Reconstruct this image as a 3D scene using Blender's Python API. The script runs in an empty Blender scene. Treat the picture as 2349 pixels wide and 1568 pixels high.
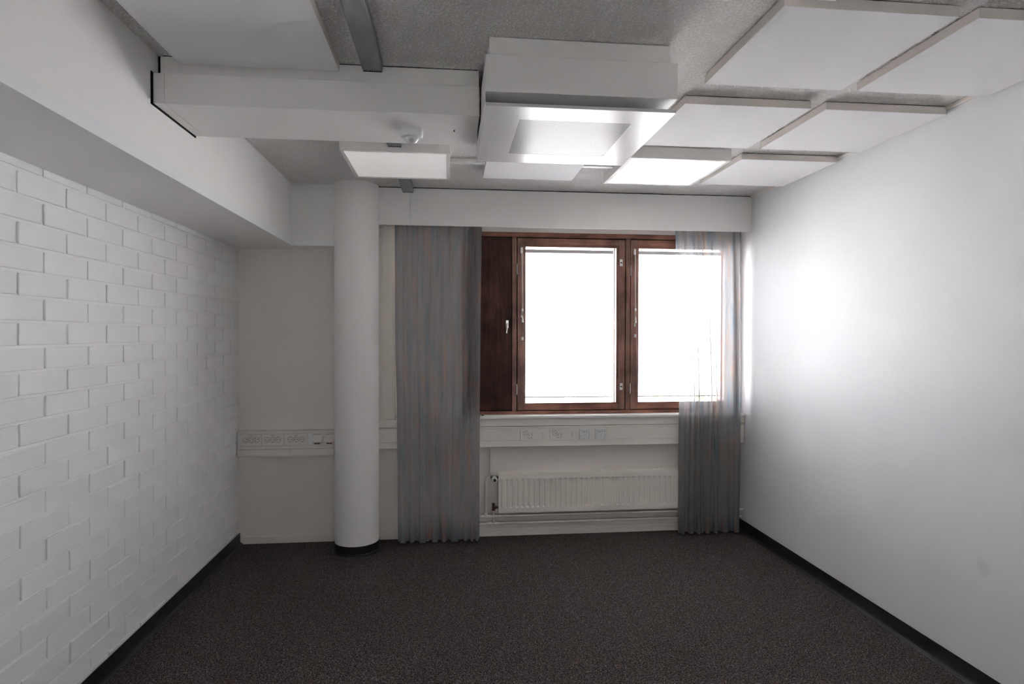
import bpy, bmesh, math, random
from mathutils import Vector, Matrix
random.seed(7)
SC = bpy.context.scene
COL = SC.collection
PI = math.pi

# ------------------------------------------------------------------ camera
F_PX, YAW, PITCH, ROLL = 1392.27, 0.1026, -0.0128, 0.0015
CAM = Vector((1.5602, -4.6881, 1.5648))
cam = bpy.data.cameras.new('camera')
cam.sensor_fit = 'HORIZONTAL'
cam.sensor_width = 36.0
cam.lens = 36.0 * F_PX / 2349.0
cam.clip_start = 0.05
cam.clip_end = 500
co = bpy.data.objects.new('camera', cam)
COL.objects.link(co)
fw = Vector((math.sin(YAW) * math.cos(PITCH), math.cos(YAW) * math.cos(PITCH), math.sin(PITCH)))
rt = Vector((math.cos(YAW), -math.sin(YAW), 0))
up = rt.cross(fw)
r2 = rt * math.cos(ROLL) + up * math.sin(ROLL)
u2 = -rt * math.sin(ROLL) + up * math.cos(ROLL)
co.matrix_world = Matrix(((r2.x, u2.x, -fw.x, CAM.x), (r2.y, u2.y, -fw.y, CAM.y), (r2.z, u2.z, -fw.z, CAM.z), (0, 0, 0, 1)))
SC.camera = co

# ------------------------------------------------------------------ overcast sky, exposure
SKY = 10.0
w = bpy.data.worlds.new('overcast_sky')
SC.world = w
w.use_nodes = True
nt = w.node_tree
bg = nt.nodes['Background']
tc = nt.nodes.new('ShaderNodeTexCoord')
sx = nt.nodes.new('ShaderNodeSeparateXYZ')
nt.links.new(tc.outputs['Generated'], sx.inputs[0])
mx = nt.nodes.new('ShaderNodeMath'); mx.operation = 'MAXIMUM'; mx.inputs[1].default_value = 0.0
nt.links.new(sx.outputs['Z'], mx.inputs[0])
ml = nt.nodes.new('ShaderNodeMath'); ml.operation = 'MULTIPLY_ADD'
ml.inputs[1].default_value = SKY * 0.3; ml.inputs[2].default_value = SKY * 0.7
nt.links.new(mx.outputs[0], ml.inputs[0])
bg.inputs['Color'].default_value = (0.95, 0.975, 1.0, 1)
nt.links.new(ml.outputs[0], bg.inputs['Strength'])

# sun added at the side: lights yard and houses, whose bounce brightens the room
sl = bpy.data.lights.new('sun', 'SUN')
sl.energy = 20.0
sl.angle = math.radians(1.0)
sl.color = (1.0, 0.965, 0.92)
slo = bpy.data.objects.new('sun', sl)
COL.objects.link(slo)
slo.rotation_euler = Vector((0.75, 0.0, 0.95)).to_track_quat('Z', 'Y').to_euler()

# portals that guide sky sampling through the window and the added rear opening (they give off no light themselves)
def portal(name, sx_, sy_, loc, rx):
    p_ = bpy.data.lights.new(name, 'AREA')
    p_.shape = 'RECTANGLE'; p_.size = sx_; p_.size_y = sy_
    p_.cycles.is_portal = True
    q_ = bpy.data.objects.new(name, p_)
    COL.objects.link(q_)
    q_.location = loc; q_.rotation_euler = (rx, 0, 0)
RW = (1.62, 2.28, 0.95, 1.35)      # added glazed opening in the unseen rear wall, a source of fill light
portal('window_portal', 1.80, 1.30, (2.96, 0.30, 1.63), -PI / 2)
portal('fill_window_portal', RW[1] - RW[0], RW[3] - RW[2], ((RW[0] + RW[1]) / 2, -5.78, (RW[2] + RW[3]) / 2), PI / 2)

vs = SC.view_settings
vs.view_transform = 'Standard'
vs.look = 'None'
vs.gamma = 1.0
vs.exposure = 2.0
vs.use_curve_mapping = False
SC.cycles.max_bounces = 8
SC.cycles.diffuse_bounces = 6
SC.cycles.use_light_tree = False
SC.cycles.glossy_bounces = 3
SC.cycles.transparent_max_bounces = 14
SC.cycles.sample_clamp_indirect = 10.0
SC.cycles.caustics_reflective = False
SC.cycles.caustics_refractive = False

# ------------------------------------------------------------------ materials
def new_mat(name):
    m = bpy.data.materials.new(name)
    m.use_nodes = True
    n = m.node_tree
    return m, n, n.nodes['Principled BSDF'], n.nodes['Material Output']

def node(n, t, **kw):
    x = n.nodes.new(t)
    for k, v in kw.items():
        if k.startswith('i_'):
            x.inputs[k[2:].replace('_', ' ')].default_value = v
        else:
            setattr(x, k, v)
    return x

def ramp(n, stops, interp='LINEAR'):
    r = n.nodes.new('ShaderNodeValToRGB')
    r.color_ramp.interpolation = interp
    els = r.color_ramp.elements
    els[0].position, els[0].color = stops[0][0], (*stops[0][1], 1)
    els[1].position, els[1].color = stops[-1][0], (*stops[-1][1], 1)
    for p, c in stops[1:-1]:
        e = els.new(p); e.color = (*c, 1)
    return r

def paint(name, col, rough=0.6, bump=0.0, scale=60, var=0.03, spec=0.3, metal=0.0, vscale=3.0):
    """painted / plain surface with a little tone variation and fine relief"""
    m, n, b, o = new_mat(name)
    t = node(n, 'ShaderNodeTexCoord')
    nz = node(n, 'ShaderNodeTexNoise', i_Scale=vscale, i_Detail=1.5)
    n.links.new(t.outputs['Object'], nz.inputs['Vector'])
    r = ramp(n, [(0.3, tuple(c * (1 - var) for c in col)), (0.7, tuple(min(1, c * (1 + var)) for c in col))])
    n.links.new(nz.outputs['Fac'], r.inputs[0])
    n.links.new(r.outputs[0], b.inputs['Base Color'])
    b.inputs['Roughness'].default_value = rough
    b.inputs['Specular IOR Level'].default_value = spec
    b.inputs['Metallic'].default_value = metal
    if bump:
        n2 = node(n, 'ShaderNodeTexNoise', i_Scale=scale, i_Detail=2.0)
        n.links.new(t.outputs['Object'], n2.inputs['Vector'])
        bp = node(n, 'ShaderNodeBump', i_Strength=1.0, i_Distance=bump)
        n.links.new(n2.outputs['Fac'], bp.inputs['Height'])
        n.links.new(bp.outputs[0], b.inputs['Normal'])
    return m

M = {}
M['plaster'] = paint('white_plaster', (0.87, 0.865, 0.86), 0.55, 0.0006, 220, 0.012, 0.25)
M['column_paint'] = paint('column_paint', (0.87, 0.85, 0.835), 0.5, 0.0004, 260, 0.012, 0.3)
M['niche'] = paint('warm_white_plaster', (0.84, 0.785, 0.74), 0.6, 0.0006, 200, 0.015, 0.25)
M['brick'] = paint('white_painted_brick', (0.86, 0.86, 0.86), 0.5, 0.0012, 130, 0.02, 0.3)
M['mortar'] = paint('white_painted_mortar', (0.86, 0.86, 0.86), 0.55, 0.002, 90, 0.02, 0.3)
M['white'] = paint('white_lacquer', (0.83, 0.815, 0.80), 0.4, 0.0, 60, 0.01, 0.35)
M['soffit'] = paint('soffit_paint', (0.86, 0.85, 0.84), 0.5, 0.0004, 200, 0.012, 0.3)
M['edge_strip'] = paint('cool_white_strip', (0.82, 0.84, 0.86), 0.4, 0, 60, 0.01, 0.35)
M['cream'] = paint('cream_plastic', (0.84, 0.785, 0.72), 0.42, 0.0, 60, 0.012, 0.35)
M['trunk'] = paint('off_white_plastic', (0.80, 0.765, 0.73), 0.4, 0.0, 60, 0.012, 0.35)
M['radiator'] = paint('cream_enamel', (0.85, 0.80, 0.725), 0.32, 0.0, 60, 0.01, 0.45)
M['pvc'] = paint('white_plastic', (0.80, 0.80, 0.79), 0.35, 0.0, 60, 0.01, 0.4)
M['panel'] = paint('acoustic_panel_face', (0.88, 0.87, 0.88), 0.8, 0.0005, 300, 0.012, 0.1)
M['panel_edge'] = paint('acoustic_panel_edge', (0.74, 0.69, 0.65), 0.8, 0.0006, 250, 0.02, 0.1)
M['vinyl'] = paint('black_vinyl', (0.018, 0.019, 0.021), 0.38, 0.0, 60, 0.1, 0.4)
M['black'] = paint('dark_gap', (0.012, 0.012, 0.012), 0.7, 0.0, 60, 0.0, 0.2)
M['steel'] = paint('bright_steel', (0.75, 0.75, 0.74), 0.25, 0.0, 60, 0.02, 0.5, 0.9)
M['chrome_white'] = paint('pale_metal', (0.82, 0.82, 0.80), 0.3, 0.0, 60, 0.02, 0.5, 0.3)
M['brass'] = paint('dark_brass', (0.16, 0.10, 0.06), 0.4, 0.001, 90, 0.2, 0.5, 0.7)
M['diffuser'] = paint('opal_diffuser', (0.86, 0.865, 0.86), 0.38, 0.0, 60, 0.006, 0.5)
M['plate'] = paint('satin_metal_plate', (0.66, 0.645, 0.66), 0.25, 0.0, 60, 0.01, 0.10, 0.0)
M['headrail'] = paint('white_blind_rail', (0.75, 0.76, 0.77), 0.4, 0, 60, 0.01, 0.4)
M['slat'] = paint('blind_slat', (0.56, 0.57, 0.58), 0.35, 0.0, 60, 0.01, 0.4)
M['rail'] = paint('grey_blind_rail', (0.45, 0.48, 0.50), 0.4, 0.0, 60, 0.02, 0.4)
M['cord'] = paint('white_cord', (0.80, 0.79, 0.76), 0.6, 0.0, 60, 0.02, 0.2)
M['green'] = paint('dark_green_plastic', (0.02, 0.06, 0.05), 0.4)
M['red'] = paint('dark_red_plastic', (0.13, 0.02, 0.02), 0.4)
M['ink'] = paint('grey_ink', (0.25, 0.2, 0.2), 0.6)
M['rim_shade'] = paint('grey_rim_shade', (0.30, 0.285, 0.27), 0.6)  # tone of the shade painted around socket rims
M['lens'] = paint('milky_lens', (0.78, 0.77, 0.76), 0.15, 0, 60, 0.01, 0.6)
M['facade'] = paint('pale_facade', (0.62, 0.63, 0.62), 0.8, 0.002, 20, 0.03, 0.2)
M['roofing'] = paint('grey_roofing', (0.42, 0.45, 0.46), 0.7, 0.004, 8, 0.08, 0.2)
M['far_glass'] = paint('far_window_glass', (0.04, 0.055, 0.065), 0.1, 0, 60, 0.1, 0.5)
M['ground'] = paint('pale_yard', (0.70, 0.70, 0.69), 0.9, 0.01, 3, 0.1, 0.1, 0.0, 0.2)
M['leaf'] = paint('tree_leaves', (0.36, 0.37, 0.22), 0.6, 0.02, 6, 0.3, 0.2)
M['bark'] = paint('tree_bark', (0.12, 0.09, 0.07), 0.8, 0.01, 20, 0.2, 0.1)

def wood(name, dark, light, axis='Z', rough=0.35):
    m, n, b, o = new_mat(name)
    t = node(n, 'ShaderNodeTexCoord')
    mp = node(n, 'ShaderNodeMapping')
    s = {'Z': (34, 34, 2.2), 'X': (2.2, 34, 34)}[axis]
    mp.inputs['Scale'].default_value = s
    n.links.new(t.outputs['Object'], mp.inputs[0])
    nz = node(n, 'ShaderNodeTexNoise', i_Scale=1.6, i_Detail=8.0, i_Roughness=0.65, i_Distortion=0.6)
    n.links.new(mp.outputs[0], nz.inputs['Vector'])
    r = ramp(n, [(0.28, dark), (0.72, light)])
    n.links.new(nz.outputs['Fac'], r.inputs[0])
    big = node(n, 'ShaderNodeTexNoise', i_Scale=5.0, i_Detail=3.0)
    n.links.new(t.outputs['Object'], big.inputs['Vector'])
    r2_ = ramp(n, [(0.35, (0.55, 0.5, 0.5)), (0.65, (1.15, 1.1, 1.05))])
    n.links.new(big.outputs['Fac'], r2_.inputs[0])
    mm = node(n, 'ShaderNodeMix', data_type='RGBA', blend_type='MULTIPLY')
    mm.inputs['Factor'].default_value = 1.0
    n.links.new(r.outputs[0], mm.inputs['A'])
    n.links.new(r2_.outputs[0], mm.inputs['B'])
    n.links.new(mm.outputs['Result'], b.inputs['Base Color'])
    b.inputs['Roughness'].default_value = rough
    b.inputs['Specular IOR Level'].default_value = 0.2
    bp = node(n, 'ShaderNodeBump', i_Strength=0.6, i_Distance=0.0006)
    n.links.new(nz.outputs['Fac'], bp.inputs['Height'])
    n.links.new(bp.outputs[0], b.inputs['Normal'])
    return m
M['wood_v'] = wood('brown_stained_wood_upright', (0.175, 0.100, 0.080), (0.38, 0.215, 0.168), 'Z')
M['wood_h'] = wood('brown_stained_wood_rail', (0.18, 0.088, 0.066), (0.42, 0.21, 0.150), 'X')
M['wood_dark'] = wood('dark_stained_veneer', (0.036, 0.016, 0.013), (0.105, 0.043, 0.030), 'Z', 0.55)

def carpet():
    m, n, b, o = new_mat('dark_flecked_carpet')
    t = node(n, 'ShaderNodeTexCoord')
    n1 = node(n, 'ShaderNodeTexNoise', i_Scale=190.0, i_Detail=3.0, i_Roughness=0.75, i_Distortion=1.2)
    n2 = node(n, 'ShaderNodeTexNoise', i_Scale=120.0, i_Detail=2.0, i_Roughness=0.7, i_Distortion=0.8)
    n3 = node(n, 'ShaderNodeTexNoise', i_Scale=330.0, i_Detail=2.0, i_Roughness=0.8)
    for q in (n1, n2, n3):
        n.links.new(t.outputs['Object'], q.inputs['Vector'])
    r1 = ramp(n, [(0.38, (0.008, 0.007, 0.007)), (0.50, (0.052, 0.045, 0.042)), (0.58, (0.18, 0.160, 0.152)), (0.72, (0.44, 0.41, 0.395))])
    n.links.new(n1.outputs['Fac'], r1.inputs[0])
    rr = ramp(n, [(0.40, (0.9, 0.95, 1.0)), (0.56, (1.0, 0.95, 0.92)), (0.66, (1.5, 0.85, 0.75))])
    n.links.new(n2.outputs['Fac'], rr.inputs[0])
    mm = node(n, 'ShaderNodeMix', data_type='RGBA', blend_type='MULTIPLY')
    mm.inputs['Factor'].default_value = 1.0
    n.links.new(r1.outputs[0], mm.inputs['A']); n.links.new(rr.outputs[0], mm.inputs['B'])
    n.links.new(mm.outputs['Result'], b.inputs['Base Color'])
    b.inputs['Roughness'].default_value = 0.95
    b.inputs['Specular IOR Level'].default_value = 0.05
    bp = node(n, 'ShaderNodeBump', i_Strength=1.0, i_Distance=0.004)
    n.links.new(n3.outputs['Fac'], bp.inputs['Height'])
    n.links.new(bp.outputs[0], b.inputs['Normal'])
    return m
M['carpet'] = carpet()

def sprayed():
    m, n, b, o = new_mat('sprayed_ceiling_plaster')
    t = node(n, 'ShaderNodeTexCoord')
    n1 = node(n, 'ShaderNodeTexNoise', i_Scale=105.0, i_Detail=2.5, i_Roughness=0.55)
    n.links.new(t.outputs['Object'], n1.inputs['Vector'])
    r1 = ramp(n, [(0.42, (0, 0, 0)), (0.60, (1, 1, 1))])
    n.links.new(n1.outputs['Fac'], r1.inputs[0])
    c = ramp(n, [(0.0, (0.76, 0.735, 0.71)), (1.0, (0.86, 0.845, 0.825))])
    n.links.new(r1.outputs[0], c.inputs[0])
    n.links.new(c.outputs[0], b.inputs['Base Color'])
    b.inputs['Roughness'].default_value = 0.85
    b.inputs['Specular IOR Level'].default_value = 0.15
    bp = node(n, 'ShaderNodeBump', i_Strength=1.0, i_Distance=0.004)
    n.links.new(r1.outputs[0], bp.inputs['Height'])
    n.links.new(bp.outputs[0], b.inputs['Normal'])
    return m
M['ceiling'] = sprayed()

def stained_wall():
    m = paint('white_plaster_with_smudge', (0.80, 0.81, 0.82), 0.5, 0.0006, 220, 0.010, 0.25)
    n = m.node_tree
    b = n.nodes['Principled BSDF']
    src = b.inputs['Base Color'].links[0].from_socket
    t = node(n, 'ShaderNodeTexCoord')
    dist = node(n, 'ShaderNodeVectorMath', operation='DISTANCE')
    dist.inputs[1].default_value = (3.895, -2.257, 0.544)
    n.links.new(t.outputs['Object'], dist.inputs[0])
    r = ramp(n, [(0.018, (0.90, 0.90, 0.90)), (0.045, (1, 1, 1))])
    n.links.new(dist.outputs['Value'], r.inputs[0])
    mm = node(n, 'ShaderNodeMix', data_type='RGBA', blend_type='MULTIPLY')
    mm.inputs['Factor'].default_value = 1.0
    n.links.new(src, mm.inputs['A']); n.links.new(r.outputs[0], mm.inputs['B'])
    n.links.new(mm.outputs['Result'], b.inputs['Base Color'])
    return m
M['wall_right'] = stained_wall()

def glass():
    m, n, b, o = new_mat('clear_window_glass')
    n.nodes.remove(b)
    tr = node(n, 'ShaderNodeBsdfTransparent'); tr.inputs[0].default_value = (0.96, 0.955, 0.96, 1)
    gl = node(n, 'ShaderNodeBsdfGlossy'); gl.inputs['Roughness'].default_value = 0.0
    gl.inputs['Color'].default_value = (1, 1, 1, 1)
    mi = node(n, 'ShaderNodeMixShader'); mi.inputs[0].default_value = 0.05
    n.links.new(tr.outputs[0], mi.inputs[1]); n.links.new(gl.outputs[0], mi.inputs[2])
    n.links.new(mi.outputs[0], o.inputs['Surface'])
    return m
M['glass'] = glass()

def sheer(name, opacity, tone=1.0):
    """loosely woven voile, warp printed with soft blue and rust streaks"""
    m, n, b, o = new_mat(name)
    n.nodes.remove(b)
    uv = node(n, 'ShaderNodeUVMap')
    mp = node(n, 'ShaderNodeMapping'); mp.inputs['Scale'].default_value = (12, 2.4, 1)
    n.links.new(uv.outputs[0], mp.inputs[0])
    nz = node(n, 'ShaderNodeTexNoise', i_Scale=1.0, i_Detail=4.0, i_Roughness=0.6, i_Distortion=0.4)
    n.links.new(mp.outputs[0], nz.inputs['Vector'])
    g = (0.36 * tone, 0.36 * tone, 0.37 * tone)
    r = ramp(n, [(0.28, (0.24 * tone, 0.32 * tone, 0.39 * tone)), (0.40, (0.31 * tone, 0.345 * tone, 0.38 * tone)), (0.46, g), (0.56, g),
                 (0.63, (0.42 * tone, 0.35 * tone, 0.32 * tone)), (0.74, (0.48 * tone, 0.33 * tone, 0.26 * tone))])
    n.links.new(nz.outputs['Fac'], r.inputs[0])
    df = node(n, 'ShaderNodeBsdfDiffuse'); tl = node(n, 'ShaderNodeBsdfTranslucent')
    n.links.new(r.outputs[0], df.inputs[0]); n.links.new(r.outputs[0], tl.inputs[0])
    ms = node(n, 'ShaderNodeMixShader'); ms.inputs[0].default_value = 0.5
    n.links.new(df.outputs[0], ms.inputs[1]); n.links.new(tl.outputs[0], ms.inputs[2])
    # thread density varies a little from warp to warp
    mp2 = node(n, 'ShaderNodeMapping'); mp2.inputs['Scale'].default_value = (160, 1.2, 1)
    n.links.new(uv.outputs[0], mp2.inputs[0])
    nz2 = node(n, 'ShaderNodeTexNoise', i_Scale=1.0, i_Detail=2.0)
    n.links.new(mp2.outputs[0], nz2.inputs['Vector'])
    r3 = node(n, 'ShaderNodeMapRange')
    r3.inputs['From Min'].default_value = 0.3; r3.inputs['From Max'].default_value = 0.7
    r3.inputs['To Min'].default_value = opacity - 0.04; r3.inputs['To Max'].default_value = min(1, opacity + 0.04)
    n.links.new(nz2.outputs['Fac'], r3.inputs['Value'])
    tr = node(n, 'ShaderNodeBsdfTransparent')
    mi = node(n, 'ShaderNodeMixShader')
    n.links.new(r3.outputs[0], mi.inputs[0])
    n.links.new(tr.outputs[0], mi.inputs[1]); n.links.new(ms.outputs[0], mi.inputs[2])
    n.links.new(mi.outputs[0], o.inputs['Surface'])
    return m
M['sheer'] = sheer('grey_voile', 0.54, 1.05)
M['sheer_thin'] = sheer('plain_grey_voile', 0.74, 0.9)
M['sheer_hem'] = sheer('grey_voile_hem', 0.5, 1.2)

def perforated():
    m, n, b, o = new_mat('perforated_metal')
    t = node(n, 'ShaderNodeTexCoord')
    sp = node(n, 'ShaderNodeSeparateXYZ'); n.links.new(t.outputs['Object'], sp.inputs[0])
    P = 0.0085
    def cell(src, off):
        a = node(n, 'ShaderNodeMath', operation='MULTIPLY_ADD'); a.inputs[1].default_value = 1 / P; a.inputs[2].default_value = off
        n.links.new(src, a.inputs[0])
        f = node(n, 'ShaderNodeMath', operation='FRACT'); n.links.new(a.outputs[0], f.inputs[0])
        s = node(n, 'ShaderNodeMath', operation='SUBTRACT'); s.inputs[1].default_value = 0.5; n.links.new(f.outputs[0], s.inputs[0])
        q = node(n, 'ShaderNodeMath', operation='POWER'); q.inputs[1].default_value = 2
        ab = node(n, 'ShaderNodeMath', operation='ABSOLUTE'); n.links.new(s.outputs[0], ab.inputs[0])
        n.links.new(ab.outputs[0], q.inputs[0])
        return q.outputs[0]
    outs = []
    for off in (0.0, 0.5):
        d = node(n, 'ShaderNodeMath', operation='ADD')
        n.links.new(cell(sp.outputs['X'], off), d.inputs[0]); n.links.new(cell(sp.outputs['Y'], off), d.inputs[1])
        l = node(n, 'ShaderNodeMath', operation='LESS_THAN'); l.inputs[1].default_value = 0.27 ** 2
        n.links.new(d.outputs[0], l.inputs[0]); outs.append(l.outputs[0])
    mxx = node(n, 'ShaderNodeMath', operation='MAXIMUM')
    n.links.new(outs[0], mxx.inputs[0]); n.links.new(outs[1], mxx.inputs[1])
    b.inputs['Base Color'].default_value = (0.66, 0.645, 0.66, 1)
    b.inputs['Specular IOR Level'].default_value = 0.10
    b.inputs['Roughness'].default_value = 0.25
    ho = node(n, 'ShaderNodeBsdfDiffuse'); ho.inputs[0].default_value = (0.10, 0.10, 0.105, 1)
    mi = node(n, 'ShaderNodeMixShader')
    n.links.new(mxx.outputs[0], mi.inputs[0])
    n.links.new(b.outputs[0], mi.inputs[1]); n.links.new(ho.outputs[0], mi.inputs[2])
    n.links.new(mi.outputs[0], o.inputs['Surface'])
    return m
M['perf'] = perforated()
M['alu'] = paint('grey_aluminium', (0.42, 0.43, 0.44), 0.35, 0.0, 60, 0.03, 0.5, 0.7)

# ------------------------------------------------------------------ geometry helpers
class G:
    """collects geometry in world coordinates; build() links it as ONE mesh object"""
    def __init__(s): s.bm = bmesh.new()
    def box(s, x0, x1, y0, y1, z0, z1, bev=0.0, seg=1):
        b = bmesh.new()
        bmesh.ops.create_cube(b, size=1)
        for v in b.verts:
            v.co = Vector(((x0 + x1) / 2 + v.co.x * (x1 - x0), (y0 + y1) / 2 + v.co.y * (y1 - y0), (z0 + z1) / 2 + v.co.z * (z1 - z0)))
        if bev:
            bmesh.ops.bevel(b, geom=list(b.edges), offset=bev, segments=seg, profile=0.5, affect='EDGES', clamp_overlap=True)
        return s.merge(b)
    def merge(s, b):
        me = bpy.data.meshes.new('tmp'); b.to_mesh(me); b.free()
        s.bm.from_mesh(me); bpy.data.meshes.remove(me)
        return s
    def poly(s, vs, fs):
        bv = [s.bm.verts.new(v) for v in vs]
        for f in fs: s.bm.faces.new([bv[i] for i in f])
        return s
    def lathe(s, prof, c, axis='Z', seg=24):
        """prof: (radius, height along axis)"""
        c = Vector(c)
        def pt(r, h, a):
            x, y = r * math.cos(a), r * math.sin(a)
            return c + {'Z': Vector((x, y, h)), 'Y': Vector((x, -h, y)), 'X': Vector((h, x, y))}[axis]
        rings = []
        for r, h in prof:
            if r < 1e-6: rings.append([s.bm.verts.new(pt(0, h, 0))])
            else: rings.append([s.bm.verts.new(pt(r, h, 2 * PI * i / seg)) for i in range(seg)])
        for a, b in zip(rings, rings[1:]):
            for i in range(seg):
                j = (i + 1) % seg
                if len(a) == 1: s.bm.faces.new((a[0], b[i], b[j]))
                elif len(b) == 1: s.bm.faces.new((a[i], b[0], a[j]))
                else: s.bm.faces.new((a[i], b[i], b[j], a[j]))
        for rg, p in ((rings[0], prof[0]), (rings[-1], prof[-1])):
            if len(rg) > 1: s.bm.faces.new(rg)
        return s
    def tube(s, pts, r, seg=14):
        pts = [Vector(p) for p in pts]
        prev = None
        n = None
        for i, p in enumerate(pts):
            d = (pts[min(i + 1, len(pts) - 1)] - pts[max(i - 1, 0)]).normalized()
            if n is None:
                n = d.orthogonal().normalized()
            else:
                n = (n - d * n.dot(d)).normalized()
            m = d.cross(n)
            rr = r[i] if isinstance(r, (list, tuple)) else r
            ring = [s.bm.verts.new(p + (n * math.cos(2 * PI * k / seg) + m * math.sin(2 * PI * k / seg)) * rr) for k in range(seg)]
            if prev:
                for k in range(seg):
                    s.bm.faces.new((prev[k], prev[(k + 1) % seg], ring[(k + 1) % seg], ring[k]))
            else: s.bm.faces.new(ring[::-1])
            prev = ring
        s.bm.faces.new(prev)
        return s
    def mesh(s, name, smooth=0, off=None):
        if off is not None:
            for v in s.bm.verts: v.co -= off
        bmesh.ops.recalc_face_normals(s.bm, faces=list(s.bm.faces))
        me = bpy.data.meshes.new(name); s.bm.to_mesh(me); s.bm.free()
        if smooth:
            me.shade_smooth()
            me.set_sharp_from_angle(angle=math.radians(smooth))
        return me
    def build(s, name, mat, parent=None, smooth=0, label=None, off=None):
        o_ = ORIG.get(parent.name, Vector()) if parent else (Vector(off) if off else Vector())
        me = s.mesh(name, smooth, o_)
        for mm in (mat if isinstance(mat, (list, tuple)) else [mat]): me.materials.append(M[mm] if isinstance(mm, str) else mm)
        o = bpy.data.objects.new(name, me)
        COL.objects.link(o)
        if parent:
            o.parent = parent
        else:
            o.location = o_
        ORIG[o.name] = o_
        if label: o['label'] = label
        return o
ORIG = {}
def box(*a): return G().box(*a)

def thing(name, label, cat, loc, group=None):
    o = bpy.data.objects.new(name, None)
    o.empty_display_size = 0.05
    COL.objects.link(o)
    o.location = loc
    ORIG[o.name] = Vector(loc)
    return tag(o, label, cat, group)
def tag(o, label, cat, group=None, kind=None):
    o['label'] = label; o['category'] = cat
    if group: o['group'] = group
    if kind: o['kind'] = kind
    return o
def struct(o, label=None):
    o['kind'] = 'structure'
    if label: o['label'] = label; o['category'] = label.split('|')[-1]
    return o
def setting(o, label, cat):
    o['kind'] = 'structure'; o['label'] = label; o['category'] = cat
    return o
def inst(name, me, loc, parent, rot=None):
    o = bpy.data.objects.new(name, me)
    COL.objects.link(o)
    o.parent = parent
    o.location = Vector(loc) - ORIG.get(parent.name, Vector())
    if rot: o.rotation_euler = rot
    return o

# ------------------------------------------------------------------ room shell
XR, ZC, YB, YF = 3.895, 2.64, 0.0, -5.6        # right wall, ceiling, window wall, wall behind the camera
XB, ZB, YRB = 0.4366, 2.199, -0.2008            # boxed soffit along the brick wall
WX0, WX1, WZ0, WZ1 = 1.66, 3.885, 0.941, 2.355  # window opening

setting(box(-0.3, XR + 0.2, YF - 0.2, 0.3, -0.12, 0.0).build('floor', 'carpet'), 'dark brown-black carpet with grey and rust flecks', 'floor')
setting(box(-0.3, XR + 0.2, YF - 0.2, 0.3, ZC, ZC + 0.15).build('ceiling', 'ceiling'), 'rough sprayed white plaster ceiling', 'ceiling')
setting(box(XR, XR + 0.15, YF - 0.2, 0.0, 0, ZC).build('wall_right', 'wall_right'), 'smooth white plaster wall right of the window', 'wall')
rw = G().box(-0.15, RW[0], YF - 0.15, YF, 0, ZC).box(RW[1], XR + 0.15, YF - 0.15, YF, 0, ZC)
rw.box(RW[0], RW[1], YF - 0.15, YF, 0, RW[2]).box(RW[0], RW[1], YF - 0.15, YF, RW[3], ZC)
setting(rw.build('wall_rear', 'plaster'), 'plain white wall behind the viewer', 'wall')
wb = G()
wb.box(-0.15, WX0, 0, 0.3, 0, ZC).box(WX1, XR + 0.15, 0, 0.3, 0, ZC)
wb.box(WX0, WX1, 0, 0.3, 0, WZ0).box(WX0, WX1, 0, 0.3, WZ1, ZC)
setting(wb.build('wall_back', 'niche'), 'off-white wall with the window, behind column and radiator', 'wall')

# --- brick wall: mortar bed, single bricks laid in half bond
wl = setting(box(-0.15, -0.0062, YF, 0, 0, ZB + 0.2).build('wall_left', 'mortar'), 'white painted brick wall in half-bond pattern', 'wall')
PY, JT = 0.2867, 0.0115
bottoms = [0.871 + 0.0928 * k for k in range(15)] + [0.871 - 0.0955 * k for k in range(1, 10)]
bottoms = sorted(z for z in bottoms if z > 0.0)
def brick_mesh(L, H, k):
    rnd = random.Random(k)
    b = bmesh.new()
    bmesh.ops.create_cube(b, size=1)
    for v in b.verts:
        v.co = Vector((v.co.x * 0.016, v.co.y * L, v.co.z * H))
        v.co.y += rnd.uniform(-.0012, .0012); v.co.z += rnd.uniform(-.0010, .0010); v.co.x += rnd.uniform(-.0006, .0006)
    bmesh.ops.bevel(b, geom=[e for e in b.edges if all(v.co.x > 0 for v in e.verts)] + [e for e in b.edges if abs(e.verts[0].co.x - e.verts[1].co.x) > 0.01],
                    offset=0.0030, segments=2, profile=0.5, affect='EDGES')
    me = bpy.data.meshes.new('brick'); b.to_mesh(me); b.free()
    me.materials.append(M['brick'])
    return me
meshes = {}
rest = G()
nb = 0
for ci, z0 in enumerate(bottoms):
    nxt = bottoms[ci + 1] if ci + 1 < len(bottoms) else z0 + 0.0928
    H = nxt - z0 - JT
    z1 = z0 + H
    if z1 > ZB: z1 = ZB + 0.004; 
    H = z1 - z0
    k = round((2.17 - z0) / 0.0928) if z0 > 0.86 else 14 + round((0.871 - z0) / 0.0955)
    y = -0.158 if k % 2 == 0 else -0.158 - PY / 2     # a joint of this course
    # joints run y, y-PY, ... ; first piece against the corner
    spans = [(y + JT / 2, 0.0)]
    while y > YF:
        spans.append((max(YF, y - PY + JT / 2), y - JT / 2)); y -= PY
    for a, b_ in spans:
        L = b_ - a
        if L < 0.03: continue
        cx = 0.0 - 0.008 + random.uniform(-0.0012, 0.0018)
        if a > -2.72:
            key = (round(L, 3), round(H, 3), random.randrange(4))
            if key not in meshes: meshes[key] = brick_mesh(L, H, hash(key) & 0xffff)
            o = inst('brick', meshes[key], (cx, (a + b_) / 2, (z0 + z1) / 2), wl,
                     (0, random.uniform(-.006, .006), random.uniform(-.004, .004)))
            nb += 1
        else:
            rest.box(cx - .008, cx + .008, a, b_, z0, z1, 0.0025)
o = rest.build('brick_rest', 'brick', wl); o['kind'] = 'stuff'

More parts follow.
